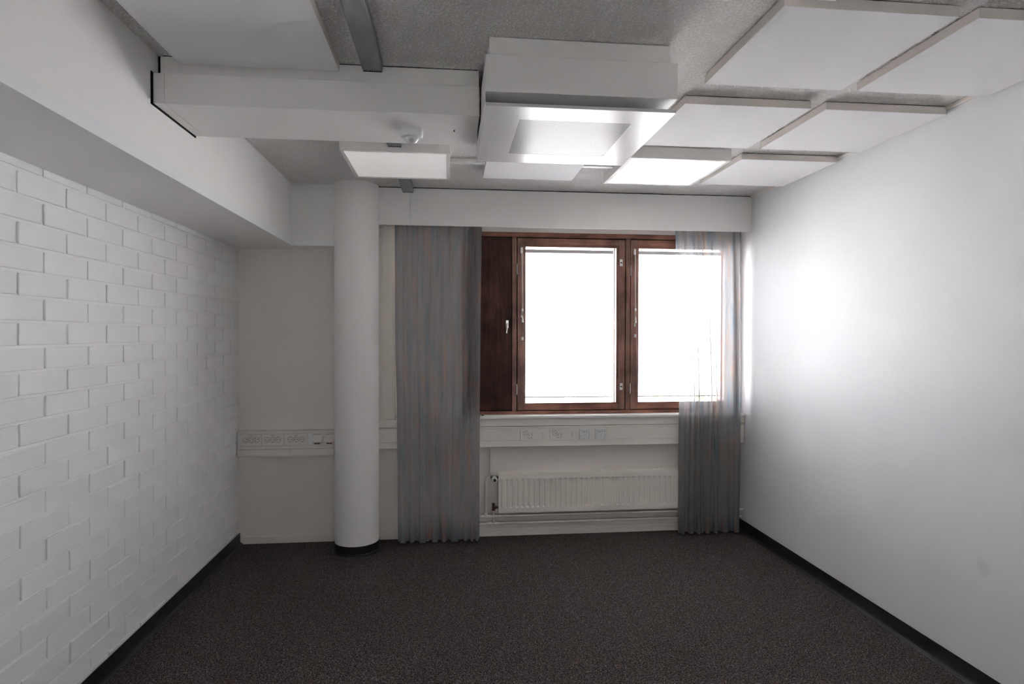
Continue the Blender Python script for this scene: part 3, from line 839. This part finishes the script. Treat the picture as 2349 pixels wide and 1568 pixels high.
for x0, lab in ((2.560, 'square white data outlet right beside the twin sockets'), (2.684, 'square white data outlet nearest the sheer curtain')):
    s_ = thing('data_outlet', lab, 'data outlet', (x0 + 0.0425, -0.0765, 0.792), 'data outlets on the window trunking')
    g = G().box(x0, x0 + 0.085, -0.0895, -0.0765, 0.749, 0.758, 0.0015).box(x0, x0 + 0.085, -0.0895, -0.0765, 0.825, 0.834, 0.0015)
    g.box(x0, x0 + 0.010, -0.0895, -0.0765, 0.757, 0.826, 0.0015).box(x0 + 0.075, x0 + 0.085, -0.0895, -0.0765, 0.757, 0.826, 0.0015)
    g.build('outlet_frame', 'pvc', s_)
    box(x0 + 0.0115, x0 + 0.0735, -0.0880, -0.0765, 0.7595, 0.8235, 0.0008).build('centre_plate', 'trunk', s_)
    box(x0 + 0.018, x0 + 0.067, -0.0886, -0.0875, 0.803, 0.8175, 0.0003).build('label_strip', 'pvc', s_)
    for q in range(6):
        if q != 3:
            box(x0 + 0.022 + q * 0.0070, x0 + 0.0265 + q * 0.0070, -0.0890, -0.0885, 0.8085, 0.8135).build('label_mark', 'ink', s_)
    box(x0 + 0.016, x0 + 0.069, -0.0890, -0.0875, 0.777, 0.7985, 0.0006).build('dust_cover', 'pvc', s_)
    box(x0 + 0.0405, x0 + 0.0445, -0.0895, -0.0885, 0.787, 0.791).build('screw', 'black', s_)

# trunking in the niche
t = thing('niche_cable_trunking', 'off-white cable trunking in the niche beside the brick wall', 'trunking', (0.36, 0, 0.662))
x0, x1 = 0.0065, 0.775
box(x0, x1, -0.048, 0, 0.714, 0.848, 0.001).build('trunk_body', 'trunk', t)
for a_, b_ in ((x0, 0.3885), (0.3895, x1)):
    box(a_, b_, -0.0535, -0.047, 0.828, 0.848, 0.002).build('top_lip', 'trunk', t)
    box(a_, b_, -0.0535, -0.047, 0.7125, 0.737, 0.0015).build('middle_lip', 'trunk', t)
    box(a_, b_, -0.0560, 0, 0.667, 0.711, 0.0015).build('lower_lid', 'trunk', t)
    box(a_, b_, -0.0600, 0, 0.660, 0.6665, 0.0015).build('bottom_lip', 'trunk', t)
box(x0 + 0.002, 0.0360, -0.0515, -0.047, 0.738, 0.826, 0.0008).build('blank_cover', 'pvc', t)
box(0.511, 0.5445, -0.0525, -0.047, 0.739, 0.827, 0.0008).build('blank_cover', 'pvc', t)
box(0.708, x1, -0.0515, -0.047, 0.739, 0.827, 0.0008).build('blank_cover', 'trunk', t)
for (x0, x1, xs, lab, ang, ltag) in ((0.0375, 0.180, (0.065, 0.107, 0.148), 'triple socket in the niche, nearest the brick wall', (0.77, 0.64), True),
                             (0.186, 0.340, (0.219, 0.261, 0.302), 'triple socket in the niche, middle of three', (1, 0), False),
                             (0.346, 0.508, (0.387, 0.429, 0.470), 'triple socket in the niche, nearest the angled data outlets', (1, 0), False)):
    s_ = thing('triple_socket', lab, 'socket', ((x0 + x1) / 2, -0.048, 0.782), 'triple sockets in the niche')
    box(x0, x1, -0.0565, -0.0483, 0.7385, 0.8255, 0.001).build('socket_plate', 'trunk', s_)
    for xx in xs: schuko(xx, 0.783, -0.0565, s_, 0.0198, ang)
    if ltag:
        box(0.078, 0.142, -0.0575, -0.056, 0.808, 0.8185, 0.0003).build('label_strip', 'ink', s_)
        box(0.0788, 0.1412, -0.0578, -0.057, 0.8088, 0.8177, 0.0003).build('label_card', 'trunk', s_)
    for q in range(6):
        cxm = (xs[0] + xs[2]) / 2
        box(cxm - 0.013 + q * 0.0045, cxm - 0.010 + q * 0.0045, -0.0582, -0.0562, 0.812, 0.815).build('label_mark', 'ink', s_)
for x0, lab in ((0.546, 'angled data outlet in the niche, beside the triple sockets'), (0.634, 'angled data outlet in the niche, partly touching the column edge')):
    s_ = thing('angled_data_outlet', lab, 'data outlet', (x0 + 0.038, -0.048, 0.78), 'angled data outlets in the niche')
    x1 = x0 + 0.074
    box(x0, x1, -0.0545, -0.048, 0.744, 0.826, 0.001).build('outlet_frame', 'trunk', s_)
    G().poly([(x0, -0.0545, 0.813), (x1, -0.0545, 0.813), (x1, -0.0545, 0.750), (x0, -0.0545, 0.750),
              (x0 + .001, -0.0600, 0.812), (x1 - .001, -0.0600, 0.812), (x1 - .001, -0.082, 0.766), (x0 + .001, -0.082, 0.766),
              (x0 + .001, -0.074, 0.757), (x1 - .001, -0.074, 0.757)],
             [(0, 4, 5, 1), (4, 7, 6, 5), (7, 8, 9, 6), (8, 3, 2, 9), (0, 3, 8, 7, 4), (1, 5, 6, 9, 2), (0, 1, 2, 3)]).build('outlet_hood', 'cream', s_)
    box(x0 + 0.017, x0 + 0.035, -0.070, -0.0545, 0.7475, 0.7555, 0.0005).build('jack', 'green', s_, label='dark green jack')
    box(x0 + 0.038, x0 + 0.056, -0.070, -0.0545, 0.7475, 0.7555, 0.0005).build('jack', 'red', s_, label='dark red jack')
    for q in range(7):
        if q != 3: box(x0 + 0.012 + q * 0.0070, x0 + 0.0165 + q * 0.0070, -0.0549, -0.0540, 0.8175, 0.8215).build('label_mark', 'ink', s_)

# vertical casing right of the column
v = thing('vertical_casing', 'tall cream casing between the column and the grey curtain', 'casing', (1.09, 0, 0.86))
box(1.028, 1.0530, -0.050, 0, 0.8585, 2.30, 0.001).build('side_cover', 'cream', v)
box(1.028, 1.0530, -0.050, 0, 2.301, 2.55, 0.001).build('side_cover', 'cream', v)
box(1.0535, 1.1365, -0.054, 0, 0.862, 2.55, 0.001).build('front_cover', 'cream', v)
box(1.1370, 1.1490, -0.050, 0, 0.8585, 2.55, 0.001).build('edge_cover', 'cream', v)
d = thing('small_cable_duct', 'narrow cream cable duct from trunking down to the radiator valve', 'cable duct', (1.887, 0, 0.49))
box(1.874, 1.901, -0.016, 0, 0.494, 0.703, 0.001).build('duct_base', 'cream', d)
box(1.873, 1.902, -0.019, -0.0155, 0.494, 0.703, 0.001).build('duct_lid', 'cream', d)

# ------------------------------------------------------------------ radiator
RX0, RX1, RZ0, RZ1 = 1.936, 3.498, 0.203, 0.500
r = thing('radiator', 'long cream panel radiator with fluted front under the window', 'radiator', (2.72, 0, RZ0))
YR0 = -0.098                               # front of the panel rim
def rad_front():
    """pressed front plate: flutes between a smooth top and bottom band"""
    pitch = 0.0415
    x, xs = RX0 + 0.012, []
    while x + pitch <= RX1 - 0.008:
        xs += [(x, 0), (x + 0.006, 0), (x + 0.011, 1), (x + 0.0305, 1), (x + 0.0355, 0)]
        x += pitch
    xs = [(RX0, 0)] + xs + [(RX1, 0)]
    zs = [(RZ0, 0), (0.240, 0), (0.250, 1), (0.452, 1), (0.460, 0), (RZ1, 0)]
    vs, fs = [], []
    for z, k in zs:
        for xx, f in xs: vs.append((xx, YR0 + (0.008 if (k and not f) else (0.001 if k else 0.0)), z))
    n = len(xs)
    for i in range(len(zs) - 1):
        for j in range(n - 1): fs.append((i * n + j, i * n + j + 1, (i + 1) * n + j + 1, (i + 1) * n + j))
    m0 = len(vs)
    for z, k in zs:
        for xx, f in xs: vs.append((xx, YR0 + 0.016, z))
    for i in range(len(zs) - 1):
        for j in range(n - 1): fs.append((m0 + i * n + j, m0 + (i + 1) * n + j, m0 + (i + 1) * n + j + 1, m0 + i * n + j + 1))
    L = len(zs) - 1
    for j in range(n - 1):
        fs.append((j, m0 + j, m0 + j + 1, j + 1)); fs.append((L * n + j, L * n + j + 1, m0 + L * n + j + 1, m0 + L * n + j))
    for i in range(L):
        fs.append((i * n, (i + 1) * n, m0 + (i + 1) * n, m0 + i * n)); fs.append((i * n + n - 1, m0 + i * n + n - 1, m0 + (i + 1) * n + n - 1, (i + 1) * n + n - 1))
    return G().poly(vs, fs)
rad_front().build('front_panel', 'radiator', r, 25)
box(RX0, RX1, -0.048, -0.034, RZ0, RZ1, 0.002).build('rear_panel', 'radiator', r)
box(RX0 - 0.004, RX0 + 0.004, -0.097, -0.034, RZ0 - 0.004, RZ1 + 0.006, 0.0015).build('side_cover', 'radiator', r)
box(RX1 - 0.004, RX1 + 0.004, -0.097, -0.034, RZ0 - 0.004, RZ1 + 0.006, 0.0015).build('side_cover', 'radiator', r)
g = G().box(RX0 + .004, RX1 - .004, -0.097, -0.088, RZ1 - 0.004, RZ1 + 0.007, 0.0015).box(RX0 + .004, RX1 - .004, -0.044, -0.034, RZ1 - 0.004, RZ1 + 0.007, 0.0015)
x = RX0 + 0.02
while x < RX1 - 0.02:
    g.box(x, x + 0.008, -0.088, -0.044, RZ1 - 0.001, RZ1 + 0.004); x += 0.026
g.build('top_grille', 'radiator', r)
box(RX0 + .01, RX1 - .01, -0.082, -0.048, RZ0 + .02, RZ1 - .015).build('convector', 'alu', r)
G().lathe([(0.006, 0), (0.0065, 0.004), (0.0065, 0.012), (0.004, 0.015), (0, 0.015)], (2.100, -0.055, RZ1 + 0.004), 'Z', 12).build('bleed_knob', 'radiator', r, 40)
for x in (2.2, 3.2):
    box(x, x + 0.03, -0.034, -0.001, 0.24, 0.46).build('wall_bracket', 'radiator', r)

# thermostatic valve and return valve
YP2 = -0.044
tv = thing('thermostat_valve', 'white thermostatic valve with black knob end beside the radiator', 'valve', (1.900, -0.066, 0.468))
G().lathe([(0.009, -0.030), (0.009, 0.030)], (1.902, -0.066, 0.470), 'X', 14).build('valve_body', 'brass', tv, 40)
G().lathe([(0.012, -0.020), (0.012, -0.008)], (1.902, -0.066, 0.470), 'X', 6).build('union_nut', 'brass', tv)
G().lathe([(0.012, 0.012), (0.012, 0.024)], (1.902, -0.066, 0.470), 'X', 6).build('union_nut', 'brass', tv)
G().lathe([(0.016, 0.0), (0.020, 0.006), (0.0205, 0.050), (0.018, 0.058), (0.012, 0.060)], (1.900, -0.072, 0.463), 'Y', 28).build('thermostat_head', 'pvc', tv, 40)
G().lathe([(0.011, 0.058), (0.011, 0.064), (0.009, 0.066), (0, 0.066)], (1.900, -0.072, 0.463), 'Y', 20).build('knob_end', 'vinyl', tv, 40, 'black knob end')
G().tube([(1.903, -0.09, 0.445), (1.900, -0.09, 0.428), (1.893, -0.085, 0.424), (1.888, -0.07, 0.432), (1.887, -0.05, 0.46)], 0.0012, 6).build('sensor_wire', 'cord', tv)
rv = thing('return_valve', 'dark brass return valve at the lower radiator corner', 'valve', (1.900, YP2, 0.234))
G().lathe([(0.010, -0.022), (0.010, 0.020), (0.012, 0.020), (0.012, 0.028), (0.008, 0.031), (0, 0.031)], (1.898, YP2, 0.235), 'Z', 12).build('valve_body', 'brass', rv, 40)
G().lathe([(0.013, -0.026), (0.013, -0.014)], (1.898, YP2, 0.235), 'Z', 6).build('union_nut', 'brass', rv)
G().lathe([(0.008, 0.0), (0.008, 0.010), (0.012, 0.010), (0.012, 0.020), (0.008, 0.020), (0.008, 0.033)], (1.900, YP2, 0.231), 'X', 12).build('outlet_tail', 'brass', rv, 40)

# heating pipes
ZP1, ZP2, YP, RP = 0.171, 0.109, -0.066, 0.0095
def arc(c, r_, a0, a1, plane='xz', n=7):
    out = []
    for i in range(n):
        a = a0 + (a1 - a0) * i / (n - 1)
        out.append((c[0] + r_ * math.cos(a), c[1], c[2] + r_ * math.sin(a)))
    return out
hp_ = thing('heating_pipe', 'upper white heating pipe along the wall, feeding the thermostat valve', 'pipe', (2.6, YP, ZP1), 'heating pipes under the radiator')
G().tube([(1.395, YP, 0.0), (1.395, YP, ZP1 - 0.035)] + arc((1.430, YP, ZP1 - 0.035), 0.035, PI, PI / 2) + [(XR - 0.0005, YP, ZP1)], RP).build('pipe_run', 'radiator', hp_, 40)
G().tube([(1.837, YP, ZP1), (1.837, YP, 0.440)] + arc((1.867, YP, 0.440), 0.030, PI, PI / 2) + [(1.880, YP, 0.470)], 0.0085).build('riser', 'radiator', hp_, 40)
G().tube([(1.805, YP, ZP1), (1.869, YP, ZP1)], 0.0125).tube([(1.837, YP, ZP1), (1.837, YP, ZP1 + 0.026)], 0.0125).tube([(1.801, YP, ZP1), (1.807, YP, ZP1)], 0.0145).tube([(1.867, YP, ZP1), (1.873, YP, ZP1)], 0.0145).build('tee_fitting', 'radiator', hp_, 40)
G().tube([(1.837, YP, 0.420), (1.837, YP, 0.436)], 0.0125).tube([(1.837, YP, 0.195), (1.837, YP, 0.203)], 0.0140).build('collar', 'radiator', hp_, 40)
G().tube([(1.395, YP, ZP1 - 0.05), (1.395, YP, ZP1 - 0.033)], 0.0125).build('collar', 'radiator', hp_, 40)
hp2 = thing('heating_pipe', 'lower white heating pipe along the wall, joined to the brass return valve', 'pipe', (2.6, YP2, ZP2), 'heating pipes under the radiator')
G().tube([(1.470, YP2, 0.0), (1.470, YP2, ZP2 - 0.030)] + arc((1.500, YP2, ZP2 - 0.030), 0.030, PI, PI / 2) + [(XR - 0.0005, YP2, ZP2)], RP).build('pipe_run', 'radiator', hp2, 40)
G().tube([(1.898, YP2, ZP2), (1.898, YP2, 0.212)], 0.0072).build('riser', 'radiator', hp2, 40)
G().tube([(1.862, YP2, ZP2), (1.934, YP2, ZP2)], 0.0125).tube([(1.898, YP2, ZP2), (1.898, YP2, ZP2 + 0.020), (1.898, YP2, ZP2 + 0.034)], [0.0125, 0.0125, 0.009]).tube([(1.858, YP2, ZP2), (1.864, YP2, ZP2)], 0.0145).tube([(1.932, YP2, ZP2), (1.938, YP2, ZP2)], 0.0145).build('tee_fitting', 'radiator', hp2, 40)

# ------------------------------------------------------------------ sheer curtains
def curtain(label, edges, folds, z0, z1, yc, amp_top, amp_bot, seed, sway, cloth='sheer'):
    """edges: list of (z, xleft, xright); folds: list of relative fold widths"""
    rnd = random.Random(seed)
    C = thing('sheer_curtain', label, 'curtain', ((edges[0][1] + edges[0][2]) / 2, yc, z0))
    tot = sum(folds)
    bounds = [0]
    for f in folds: bounds.append(bounds[-1] + f / tot)
    heights = [rnd.uniform(0.65, 1.08) for _ in folds]
    def ex(z):
        e = edges
        for (za, la, ra), (zb, lb, rb) in zip(e, e[1:]):
            if zb <= z <= za:
                t_ = (za - z) / (za - zb); t_ = t_ * t_ * (3 - 2 * t_)
                return la + (lb - la) * t_, ra + (rb - ra) * t_
        return (e[0][1:] if z > e[0][0] else e[-1][1:])
    NS, NZ = 22 * len(folds), 46
    WARP = 1.9 * (edges[0][2] - edges[0][1])
    def pt(i, z, dy=0.0):
        sN = i / NS
        k = min(len(folds) - 1, max(0, next((q for q in range(len(folds)) if sN <= bounds[q + 1] + 1e-9), len(folds) - 1)))
        lt = (sN - bounds[k]) / (bounds[k + 1] - bounds[k])
        l, r_ = ex(z)
        tz = (z1 - z) / (z1 - z0)
        am = amp_top + (amp_bot - amp_top) * tz
        ph = 2 * PI * lt
        h = heights[k]
        # rounded loop: front of the fold overhangs its flanks
        y_ = yc - am * h * math.cos(ph + PI) * (1) + dy
        wd = (r_ - l) * (bounds[k + 1] - bounds[k])
        x_ = l + (r_ - l) * sN + wd * (0.10 + 0.05 * math.sin(seed + k * 2.1)) * math.sin(2 * ph) * (0.55 + 0.45 * tz)
        x_ += wd * sway * math.sin(z * 2.3 + k * 1.7 + seed) * math.sin(PI * sN)
        y_ += 0.006 * math.sin(z * 1.9 + k * 2.3)
        return x_, y_
    def sheet(za, zb, nz, dy, mat, name, scallop=0.0):
        vs, uvs, fs = [], [], []
        for j in range(nz + 1):
            z = za + (zb - za) * j / nz
            arc_ = 0.0; prev = None
            for i in range(NS + 1):
                x_, y_ = pt(i, z, dy)
                if prev: arc_ += math.hypot(x_ - prev[0], y_ - prev[1])
                prev = (x_, y_)
                zz = z
                if j == nz and scallop: zz += scallop * 0.5 * (1 + math.sin(i * 0.21 + seed))
                vs.append((x_, y_, zz)); uvs.append((i / NS * WARP, z))
        n = NS + 1
        for j in range(nz):
            for i in range(NS): fs.append((j * n + i, j * n + i + 1, (j + 1) * n + i + 1, (j + 1) * n + i))
        og = ORIG[C.name]
        me = bpy.data.meshes.new(name)
        me.from_pydata([Vector(v_) - og for v_ in vs], [], fs)
        uvl = me.uv_layers.new(name='UVMap')
        for lp in me.loops: uvl.data[lp.index].uv = uvs[lp.vertex_index]
        me.shade_smooth()
        me.materials.append(M[mat])
        o_ = bpy.data.objects.new(name, me); COL.objects.link(o_); o_.parent = C
        ORIG[o_.name] = og
        return o_
    sheet(z1, z0, NZ, 0.0, cloth, 'cloth')
    sheet(z0 + 0.085, z0 - 0.001, 4, 0.0018, 'sheer_hem', 'hem')
    sheet(z1, z1 - 0.05, 2, 0.0018, 'sheer_hem', 'heading_tape')
    return C
curtain('grey sheer curtain with blue and rust streaks, beside the column',
        [(2.52, 1.159, 1.802), (1.6, 1.160, 1.792), (0.9, 1.172, 1.788), (0.02, 1.178, 1.786)],
        [1.0, 0.8, 1.15, 1.05, 0.95, 1.2, 0.7, 0.55, 0.5], 0.020, 2.519, -0.141, 0.011, 0.032, 3, 0.10)
curtain('thin grey sheer curtain hanging partly over the window by the right wall',
        [(2.52, 3.296, 3.832), (1.6, 3.322, 3.840), (1.1, 3.342, 3.842), (0.02, 3.338, 3.838)],
        [0.8, 0.9, 0.55, 0.5, 0.75, 0.7, 1.5, 1.0], 0.018, 2.519, -0.141, 0.011, 0.031, 11, 0.12, 'sheer_thin')
